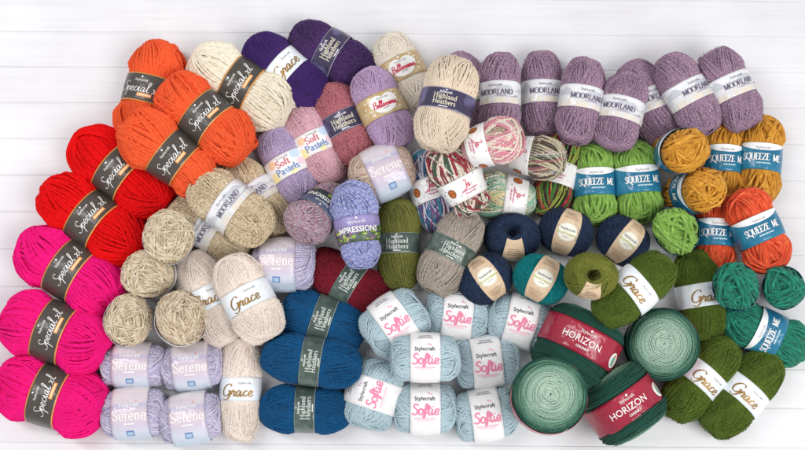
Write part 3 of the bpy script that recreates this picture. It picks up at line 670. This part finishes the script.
def cake(i, cx, cy, dia, ht, ang, elev, lv, label, roll=0, slide=0.0, bo=0.0):
    rng = np.random.default_rng(500+i); mpp = DIST*0.94/F; rs = 0.0015
    for it in range(2):
        r = dia*mpp/2-0.0015; h = ht*mpp/2
        R = rotm(math.radians(roll), math.radians(elev), math.radians(ang))
        t = np.linspace(0, 2*math.pi, 24); pts = np.concatenate([np.stack([0*t+s*h*0.9, r*np.cos(t), r*np.sin(t)], 1) for s in (-1, 1)])
        sph = []
        if elev > 45:
            for k in range(7):
                rad = 0 if k == 6 else r-h*0.9; v = R@np.array([0, rad*math.cos(k), rad*math.sin(k)]); sph.append((v[0], v[1], v[2], h*0.9))
        else:
            for x in (-h*0.45, h*0.45): v = R@np.array([x, 0, 0]); sph.append((v[0], v[1], v[2], r*0.95))
        P, mpp = rest(cx, cy, R, h, r, 1, lv, sph, pts)
    placed.append((lv, [(P[0]+s[0], P[1]+s[1], P[2]+s[2], s[3]) for s in sph]))
    root = thing('yarn_cake', P, (math.radians(roll), -math.radians(elev), math.radians(ang)), label, 'yarn cake', 'green gradient yarn cakes')
    # profile from the centre hole over the rounded shoulder down the side
    def prof(u):     # u 0..1 hole->shoulder->side middle ; returns X, R
        rh = 0.05*r; sh = min(0.46*r, h*0.62)
        flat_l = r-rh-sh; arc = sh*math.pi/2; side = max(h-sh, 0.001); tot = flat_l+arc+side; s = u*tot
        X = np.where(s < flat_l, h+0.02*r*np.sin(np.clip(s/flat_l, 0, 1)*math.pi), np.where(s < flat_l+arc, h-sh+sh*np.cos(np.clip((s-flat_l)/sh, 0, math.pi/2)), h-sh-(s-flat_l-arc)))
        wst = np.clip((15.5*mpp+0.004-np.abs(X-bo*h))/0.004, 0, 1)*0.0042 if True else 0
        Rr = np.where(s < flat_l, rh+s, np.where(s < flat_l+arc, r-sh+sh*np.sin(np.clip((s-flat_l)/sh, 0, math.pi/2)), r))
        Rr = np.where(Rr > r*0.8, Rr-wst*np.clip((Rr/r-0.8)/0.15, 0, 1), Rr)
        return X, Rr, tot
    _, _, tot = prof(np.array([0.0]))
    acc = Acc()
    for sg in (1, -1):
        nr = int(tot/(2*rs*0.92)); seg = 72; n = nr*seg; k = np.arange(n+1)
        for layer in range(2):
            t = k/seg*2*math.pi; wob = Noise(rng, 5, 1.0)
            q = np.stack([np.cos(t)*1.3, np.sin(t)*1.3, k/seg*0.5], 1)
            u = np.clip(k/n+(wob(q)*(0.020+0.022*layer))+layer*0.4/nr, 0, 1)
            X, Rr, _ = prof(u); nrm = np.stack([np.gradient(Rr), -np.gradient(X)], 1)
            off = (0.35*rs*np.sin(t*0.37+layer)+0.3*rs*wob(q*3))*1.0+layer*rs*0.5-rs
            # outward normal of the profile
            flat_part = np.clip((r-Rr)/(0.46*r), 0, 1); nx = np.sqrt(np.clip(flat_part, 0, 1)); nrr = np.sqrt(np.clip(1-nx*nx, 0, 1))
            X = X+off*nx; Rr = Rr+off*nrr
            ec = 0.02*r*np.exp(-(Rr/r*2)**2)*np.sin(k/seg*0.9)
            P3 = np.stack([sg*X, Rr*np.cos(t)+ec, Rr*np.sin(t)], 1); N3 = np.stack([sg*nx, nrr*np.cos(t), nrr*np.sin(t)], 1)
            if layer == 1:
                # second layer only in broken runs
                m = int(rng.integers(16, 26)); cuts = np.sort(rng.integers(0, n, m*2))
                for c0, c1 in zip(cuts[::2], cuts[1::2]):
                    if c1-c0 > 14: tube(acc, P3[c0:c1], N3[c0:c1], rs, 4, rng.uniform(0, 2), 0.85)
            else: tube(acc, P3, N3, rs, 4, 0, 0.85)
    # core
    us = np.linspace(0, 1, 26); X, Rr, _ = prof(us); Xc = np.concatenate([[0.2*h], X-0.0016, -(X-0.0016)[::-1], [-0.2*h]]); Rc = np.concatenate([[0.001], Rr-0.0016, (Rr-0.0016)[::-1], [0.001]])
    nu = 64; tt = np.linspace(0, 2*math.pi, nu+1); V = np.stack([np.repeat(Xc, nu+1), (Rc[:, None]*np.cos(tt)).ravel(), (Rc[:, None]*np.sin(tt)).ravel()], 1)
    ii = np.arange(len(Xc)-1)[:, None]; jj = np.arange(nu)[None]; w_ = nu+1
    Q = np.stack([ii*w_+jj, ii*w_+jj+1, (ii+1)*w_+jj+1, (ii+1)*w_+jj], -1).reshape(-1, 4); acc.add(V, Q, np.zeros((Q.size, 2)))
    link('winding', acc.mesh('winding', CAKE), root)
    b2 = Body(h*4, r, rs, 29*mpp, bo/4, rng, er=0.1, pin=0.0, flat=1.0); b2.band_r = lambda X: np.full_like(X, r-0.0014)
    make_band(b2, 'horizon', root, rng, slide)

# ------------------------------------------------------------------ table of painted boards
def boards():
    g = 0.0375*1.502*1.0; g = 37.66*DIST/F
    y0 = pix(402, 34, 0)[0][1]
    ys = [y0+g*k for k in range(-40, 25)]
    prof = []
    for y in ys:
        prof += [(y-g+0.0005, -0.0014), (y-g+0.0007, -0.0005), (y-g+0.0014, -0.0001), (y-g+0.0030, 0.0), (y-0.0030, 0.0), (y-0.0014, -0.0001), (y-0.0007, -0.0005), (y-0.0005, -0.0014)]
    n = len(prof); V = []; 
    for x in (-2.2, 2.2):
        for (y, z) in prof: V.append((x, y, z))
    Q = [(i, n+i, n+i+1, i+1) for i in range(n-1)]
    t = NT('white_painted_boards')
    tex = t.n('ShaderNodeTexCoord'); mp = t.n('ShaderNodeMapping'); mp.inputs['Scale'].default_value = (1.2, 26, 1); t.l(tex.outputs['Object'], mp.inputs[0])
    nz = t.n('ShaderNodeTexNoise', i_Scale=5.0, i_Detail=8.0, i_Roughness=0.65); t.l(mp.outputs[0], nz.inputs['Vector'])
    n2 = t.n('ShaderNodeTexNoise', i_Scale=7.0, i_Detail=4.0); t.l(tex.outputs['Object'], n2.inputs['Vector'])
    c = t.ramp(nz.outputs[0], [(0.3, '#e2e2e4'), (0.5, '#e7e7e9'), (0.75, '#ebebec')])
    c = t.mix(1.0, c, t.ramp(n2.outputs[0], [(0.35, '#f4f2f4'), (0.7, '#ffffff')]), 'MULTIPLY')
    v = t.n('ShaderNodeTexVoronoi', i_Scale=5.0, i_Randomness=1.0); t.l(tex.outputs['Object'], v.inputs['Vector'])
    c = t.mix(t.math('MULTIPLY', t.math('LESS_THAN', v.outputs['Distance'], 0.022), 0.3), c, '#b9b4ae')
    t.l(c, t.b.inputs['Base Color']); t.b.inputs['Roughness'].default_value = 0.42
    bp = t.n('ShaderNodeBump', i_Strength=0.2, i_Distance=0.0006); t.l(nz.outputs[0], bp.inputs['Height']); t.l(bp.outputs[0], t.b.inputs['Normal'])
    me = bpy.data.meshes.new('tabletop'); me.from_pydata(V, [], Q); me.materials.append(t.m); me.update()
    o = link('tabletop', me); o.rotation_euler = (0, 0, math.radians(-0.4)); o['kind'] = 'structure'
boards()

# ------------------------------------------------------------------ the balls
gXL = 'chunky balls with black bands'; gMO = 'mauve tweed balls'; gSQ = 'chenille balls with teal bands'
gGR = 'balls with Grace bands'; gEC = 'balls with kraft labels'; gSO = 'pale blue balls'; gSE = 'balls with pink and lilac sunset bands'
gHH = 'heather balls'; gTA = 'round tan balls'; gTW = 'beige tweed balls'; gBA = 'striped sock yarn balls'; gPA = 'pastel balls'; gBE = 'balls with lace patterned bands'; gIM = 'marled balls'
ROWS = [
 # yarn, band, cx, cy, L, W, ang, label, group, options
 ('orange_wool', 'special', 151, 93, 106, 63, 77, 'neon orange chunky ball standing highest of the three orange ones', gXL, dict(slide=-0.05, bo=-0.02)),
 ('orange_wool', 'special', 206, 119, 110, 64, 140, 'neon orange chunky ball touching the ivory ball, its band facing up', gXL, dict(lv=1)),
 ('orange_wool', 'special', 168, 154, 106, 62, 143, 'neon orange chunky ball lying over the red ball and the other orange balls', gXL, dict(lv=2, bo=-0.14, elev=8, taper=0.1)),
 ('ivory_wool', 'special', 242, 88, 114, 68, 150, 'ivory chunky ball with a black band beside the neon orange balls', gXL, {}),
 ('red_wool', 'special', 121, 173, 116, 64, 142, 'bright red chunky ball directly under the neon orange balls', gXL, dict(lv=0.2)),
 ('red_wool', 'special', 93, 220, 117, 66, 145, 'bright red chunky ball directly above the magenta balls', gXL, dict(lv=0.4)),
 ('magenta_wool', 'special', 71, 271, 117, 70, 150, 'magenta chunky ball touching the red ball', gXL, dict(lv=0.1)),
 ('magenta_wool', 'special', 56, 332, 113, 72, 160, 'magenta chunky ball between two other magenta balls', gXL, dict(lv=0.6)),
 ('magenta_wool', 'special', 51, 396, 112, 72, 164, 'magenta chunky ball in the bottom left corner', gXL, {}),
 ('violet_mohair', 'grace', 286, 72, 98, 54, 140, 'deep violet smooth ball with a white band and gold script', gGR, dict(lv=0)),
 ('plum_heather', 'indigo', 331, 54, 90, 52, 150, 'dark plum flecked ball with an indigo band, behind the deep violet ball', gHH, {}),
 ('cream_cotton', 'lace', 403, 72, 82, 50, 116, 'cream smooth ball with a brown lace patterned band and white heart', gBE, {}),
 ('lavender_soft', 'lace', 382, 109, 86, 51, 114, 'lavender ball with a brown lace patterned band and white heart', gBE, dict(lv=1)),
 ('rose_heather', 'indigo', 345, 125, 88, 51, 114, 'dusty rose ball with an indigo band', gHH, {}),
 ('pink_pastel', 'pastel', 315, 146, 86, 47, 116, 'baby pink ball with a white pastel printed band', gPA, {}),
 ('lilac_pastel', 'pastel', 289, 168, 86, 48, 118, 'pale lilac ball with a white pastel printed band', gPA, {}),
 ('beige_wool', 'indigo', 446, 105, 98, 60, 76, 'beige ball with an indigo band, leaning in front of the mauve row', gHH, dict(lv=2)),
 ('mauve_tweed', 'moorland', 470, 95, 86, 46, 110, 'mauve tweed ball mostly hidden behind the beige ball with indigo band', gMO, {}),
 ('mauve_tweed', 'moorland', 500, 96, 88, 43, 90, 'mauve tweed ball standing upright, next after the one hidden by the beige ball', gMO, dict(lv=0.5, slide=-0.1)),
 ('mauve_tweed', 'moorland', 542, 95, 86, 45, 90, 'mauve tweed ball standing upright directly above the multicoloured striped ball', gMO, dict(lv=0.5)),
 ('mauve_tweed', 'moorland', 581, 101, 88, 47, 80, 'mauve tweed ball leaning right, between the second upright one and the one in front', gMO, dict(lv=0.5, slide=0.1)),
 ('mauve_tweed', 'moorland', 621, 112, 80, 48, 75, 'mauve tweed ball lying in front of its neighbours above the lime balls', gMO, dict(lv=2, slide=-0.1)),
 ('mauve_tweed', 'moorland', 647, 103, 88, 48, 112, 'mauve tweed ball whose band is half covered by the ball in front', gMO, dict(slide=0.1)),
 ('mauve_tweed', 'moorland', 687, 95, 88, 50, 117, 'mauve tweed ball leaning left, second from the right end of its row', gMO, dict(lv=0.5, slide=0.08)),
 ('mauve_tweed', 'moorland', 730, 89, 88, 50, 113, 'mauve tweed ball at the right end of its row, against the bare boards', gMO, dict(lv=0.5, slide=0.05)),
 ('mustard_chenille', 'squeeze', 678, 152, 66, 50, 5, 'mustard velvet ball seen end on between the lime ball and the labelled mustard ball', gSQ, dict(eye=(20, 2), lv=2)),
 ('mustard_chenille', 'squeeze', 693, 191, 64, 49, 5, 'mustard velvet ball lying on top of the coral ball, band at its end', gSQ, dict(eye=(30, 4), lv=2.5)),
 ('mustard_chenille', 'squeeze', 722, 161, 80, 42, 88, 'mustard velvet ball with its teal band showing, tucked against the end-on mustard balls', gSQ, dict(slide=0.0)),
 ('mustard_chenille', 'squeeze', 760, 160, 86, 45, 83, 'mustard velvet ball outermost on the right, against the bare boards', gSQ, dict(slide=-0.05)),
 ('coral_chenille', 'squeeze', 716, 234, 84, 42, 86, 'coral red velvet ball with its upper end under the mustard ball', gSQ, {}),
 ('coral_chenille', 'squeeze', 757, 230, 82, 53, 113, 'coral red velvet ball outermost on the right, fully in view', gSQ, dict(lv=0.5)),
 ('lime_chenille', 'squeeze', 594, 184, 76, 46, 92, 'lime green velvet ball with teal band, nearer the red and green striped ball', gSQ, {}),
 ('lime_chenille', 'squeeze', 637, 182, 78, 51, 95, 'lime green velvet ball with teal band, nearer the mustard balls', gSQ, {}),
 ('lime_chenille', 'squeeze', 675, 231, 60, 51, 80, 'round lime green velvet ball seen end on, no band visible', gSQ, dict(eye=(0, 0), lv=2)),
 ('teal_chenille', 'squeeze', 735, 287, 58, 52, 20, 'round teal green velvet ball seen end on under the coral red balls', gSQ, dict(eye=(0, 0), lv=1)),
 ('teal_chenille', 'squeeze', 782, 288, 58, 46, 150, 'round teal green velvet ball seen end on at the right edge', gSQ, dict(eye=(4, 0), lv=1)),
 ('teal_chenille', 'squeeze', 765, 333, 86, 51, 155, 'teal green velvet ball lying on its side with its band showing', gSQ, dict(lv=0, slide=-0.05)),
 ('olive_mohair', 'grace', 634, 290, 94, 51, 38, 'olive ball with a white band, lying above the green gradient cakes', gGR, dict(lv=0.5)),
 ('olive_mohair', 'grace', 700, 296, 92, 51, 98, 'olive ball with a white band, upright beside the round teal ball', gGR, {}),
 ('olive_mohair', 'grace', 701, 379, 98, 53, 48, 'olive ball with a white band, leaning against the pale gradient cake', gGR, {}),
 ('olive_mohair', 'grace', 742, 394, 102, 53, 47, 'olive ball with a white band, lowest on the right over the bare boards', gGR, {}),
 ('navy_eco', 'eco', 512, 237, 48, 56, 90, 'navy ball showing its round centre hole with a kraft label coming out of it', gEC, dict(elev=82, lv=1)),
 ('navy_eco', 'eco', 566, 232, 46, 55, 70, 'navy ball with an upright oval kraft label, under the red and green striped ball', gEC, dict(elev=10)),
 ('navy_eco', 'eco', 623, 241, 46, 53, 52, 'navy ball with a slanting kraft label, between two lime balls and the moss green ball', gEC, dict(elev=5)),
 ('navy_eco', 'eco', 486, 279, 46, 55, 125, 'navy ball above the pale blue balls, its kraft label slanting down to the right', gEC, dict(elev=0, lv=1.5)),
 ('teal_eco', 'eco', 541, 279, 46, 56, 62, 'teal blue smooth ball with a kraft label, between a navy and a moss green ball', gEC, dict(elev=5, lv=2)),
 ('moss_eco', 'eco', 591, 275, 48, 53, 85, 'moss green ball with an open centre hole and a small kraft label', gEC, dict(elev=95, lv=1)),
 ('baby_blue', 'softie', 395, 323, 65, 62, 35, 'pale blue ball tilted against the wine red ball, its pink script running uphill', gSO, dict(lv=0.5)),
 ('baby_blue', 'softie', 457, 315, 64, 54, -6, 'upper row pale blue ball, directly right of the tilted one', gSO, dict(lv=0)),
 ('baby_blue', 'softie', 520, 321, 66, 58, -14, 'pale blue ball in the upper row touching the crimson banded cake', gSO, dict(lv=0)),
 ('baby_blue', 'softie', 425, 358, 68, 52, 0, 'pale blue ball in the middle row nearer the wine red ball', gSO, dict(lv=1)),
 ('baby_blue', 'softie', 486, 362, 65, 56, 6, 'pale blue ball in the middle row nearer the green gradient cakes', gSO, dict(lv=1)),
 ('baby_blue', 'softie', 374, 394, 68, 60, 72, 'pale blue ball in the bottom row by the blue balls, its script running steeply upward', gSO, {}),
 ('baby_blue', 'softie', 425, 408, 62, 56, 0, 'pale blue ball in the bottom row between two others', gSO, dict(lv=0)),
 ('baby_blue', 'softie', 485, 414, 62, 56, 8, 'pale blue ball in the bottom row touching the pale round gradient cake', gSO, dict(lv=0)),
 ('lilac_variegated', 'serene', 284, 264, 62, 58, 0, 'variegated lilac ball between the cream and the wine red balls', gSE, dict(lv=1, bo=-0.18)),
 ('sand_variegated', 'serene', 382, 173, 64, 60, 24, 'variegated sandy pink ball with a wide sunset band under the dusty rose ball', gSE, dict(lv=1, bo=0.12)),
 ('lilac_variegated', 'serene', 134, 365, 64, 50, 0, 'variegated lilac ball in the upper pair, beside the magenta balls', gSE, {}),
 ('lilac_variegated', 'serene', 193, 366, 60, 52, 6, 'variegated lilac ball in the upper pair, beside the cream balls', gSE, {}),
 ('lilac_variegated', 'serene', 134, 413, 64, 56, 4, 'variegated lilac ball in the lower pair, beside the lowest magenta ball', gSE, {}),
 ('lilac_variegated', 'serene', 191, 418, 60, 56, 8, 'variegated lilac ball in the lower pair, beside the upright cream ball', gSE, {}),
 ('oat_mohair', 'grace', 211, 299, 102, 54, 116, 'cream fuzzy ball half covered by the other tilted cream ball', gGR, dict(lv=0)),
 ('oat_mohair', 'grace', 248, 299, 94, 56, 118, 'cream fuzzy ball lying over another cream ball', gGR, dict(lv=1)),
 ('oat_mohair', 'grace', 241, 389, 104, 45, 90, 'cream fuzzy ball standing upright at the bottom between lilac and blue balls', gGR, {}),
 ('tan_tweed', 'moorland', 231, 207, 94, 58, 145, 'beige tweed ball on top of two others of its kind', gTW, dict(lv=2)),
 ('tan_tweed', 'moorland', 257, 197, 92, 48, 130, 'beige tweed ball tucked behind the pale lilac ball', gTW, dict(lv=0)),
 ('tan_tweed', 'moorland', 209, 230, 92, 46, 148, 'beige tweed ball lowest of its pile, above the cream balls', gTW, dict(lv=0)),
 ('tan_marl_light', 'moorland', 170, 239, 62, 57, 70, 'round tan ball nearest the bright red ball and the beige tweed pile', gTA, dict(eye=(-2, 6), lv=1)),
 ('tan_marl_light', 'moorland', 151, 276, 60, 56, 190, 'round tan ball between the upper magenta ball and the cream balls', gTA, dict(eye=(-12, 2), lv=0.5)),
 ('tan_marl_light', 'moorland', 129, 321, 60, 54, 120, 'round tan ball above the lilac balls, touching the middle magenta ball', gTA, dict(eye=(0, 4), lv=1)),
 ('tan_marl', 'moorland', 181, 320, 62, 58, 80, 'round tan ball with brown flecks, touching the half covered cream ball', gTA, dict(eye=(4, 8), lv=1)),
 ('olive_heather', 'forest', 399, 245, 92, 48, 91, 'olive brown flecked ball upright with a grey green band', gHH, {}),
 ('taupe_heather', 'forest', 451, 252, 90, 52, 62, 'taupe grey ball with a dark green band, leaning right', gHH, dict(lv=1)),
 ('wine_heather', 'forest', 349, 282, 94, 48, 148, 'wine red flecked ball with a grey green band', gHH, {}),
 ('blue_heather', 'forest', 323, 321, 88, 55, 162, 'blue flecked ball, uppermost of three, touching the wine red ball', gHH, dict(lv=0.3)),
 ('blue_heather', 'forest', 312, 361, 100, 52, 172, 'blue flecked ball, middle of three', gHH, dict(lv=0.6)),
 ('blue_heather', 'forest', 306, 409, 90, 51, 179, 'blue flecked ball, lowest of three, over the bare boards', gHH, {}),
 ('bluebell_marl', 'meadow', 357, 225, 86, 48, 98, 'blue and lilac marled ball with a meadow picture band', gIM, dict(lv=2, bo=-0.15, taper=0.08)),
 ('heather_marl', 'dusk', 319, 212, 80, 50, 232, 'pink and grey marled ball whose near end is raised, its dark band mostly hidden', gIM, dict(elev=38, lv=0.8, taper=0.12)),
 ('berry_stripe', 'batik', 431, 191, 84, 45, 108, 'purple, blue and white striped ball behind the garnet and cream one', gBA, {}),
 ('garnet_stripe', 'batik', 459, 178, 78, 52, 118, 'garnet and cream striped ball with a white button printed band', gBA, dict(lv=1.5, elev=12, bo=-0.28, taper=0.1)),
 ('candy_stripe', 'batik', 492, 143, 62, 48, 12, 'candy pink and cream striped ball', gBA, dict(lv=2, elev=20, bo=-0.45)),
 ('mint_stripe', 'batik', 503, 196, 64, 48, -8, 'mint green and cream striped ball with its band at one end', gBA, dict(lv=1, bo=0.4)),
 ('sherbet_stripe', 'batik', 535, 157, 60, 43, -12, 'multicoloured finely striped ball in blue, ochre and grey', gBA, dict(lv=1, elev=15, bo=-0.5)),
 ('forest_stripe', 'batik', 557, 175, 86, 42, 74, 'red, green and black striped ball with a white band', gBA, {}),
]
order = sorted(range(len(ROWS)), key=lambda i: ROWS[i][9].get('lv', 0))
CAKES = [(0, 577, 347, 86, 70, 62, 0, 0, 'green gradient cake on its side, its crimson band sloping down to the right', 0.0, 0.14),
 (1, 548, 396, 81, 58, 120, 86, 0.4, 'pale centred green gradient cake lying flat at the bottom edge', 0, 0),
 (2, 661, 344, 75, 58, 196, 83, 0.6, 'pale centred green gradient cake lying flat between the olive balls', 0, 0),
 (3, 622, 403, 81, 65, 123, 0, 0, 'green gradient cake on its side, its crimson band sloping up to the right', 0.0, -0.07)]
todo = [(ROWS[i][9].get('lv', 0), 0, i) for i in order]+[(c[7], 1, k) for k, c in enumerate(CAKES)]
for lv, typ, i in sorted(todo):
    if typ == 0:
        r = ROWS[i]; ball(i, r[0], r[1], r[2], r[3], r[4], r[5], r[6], r[7], r[8], **r[9])
    else:
        c = CAKES[i]; cake(c[0], c[1], c[2], c[3], c[4], c[5], c[6], c[7], c[8], slide=c[9], bo=c[10])
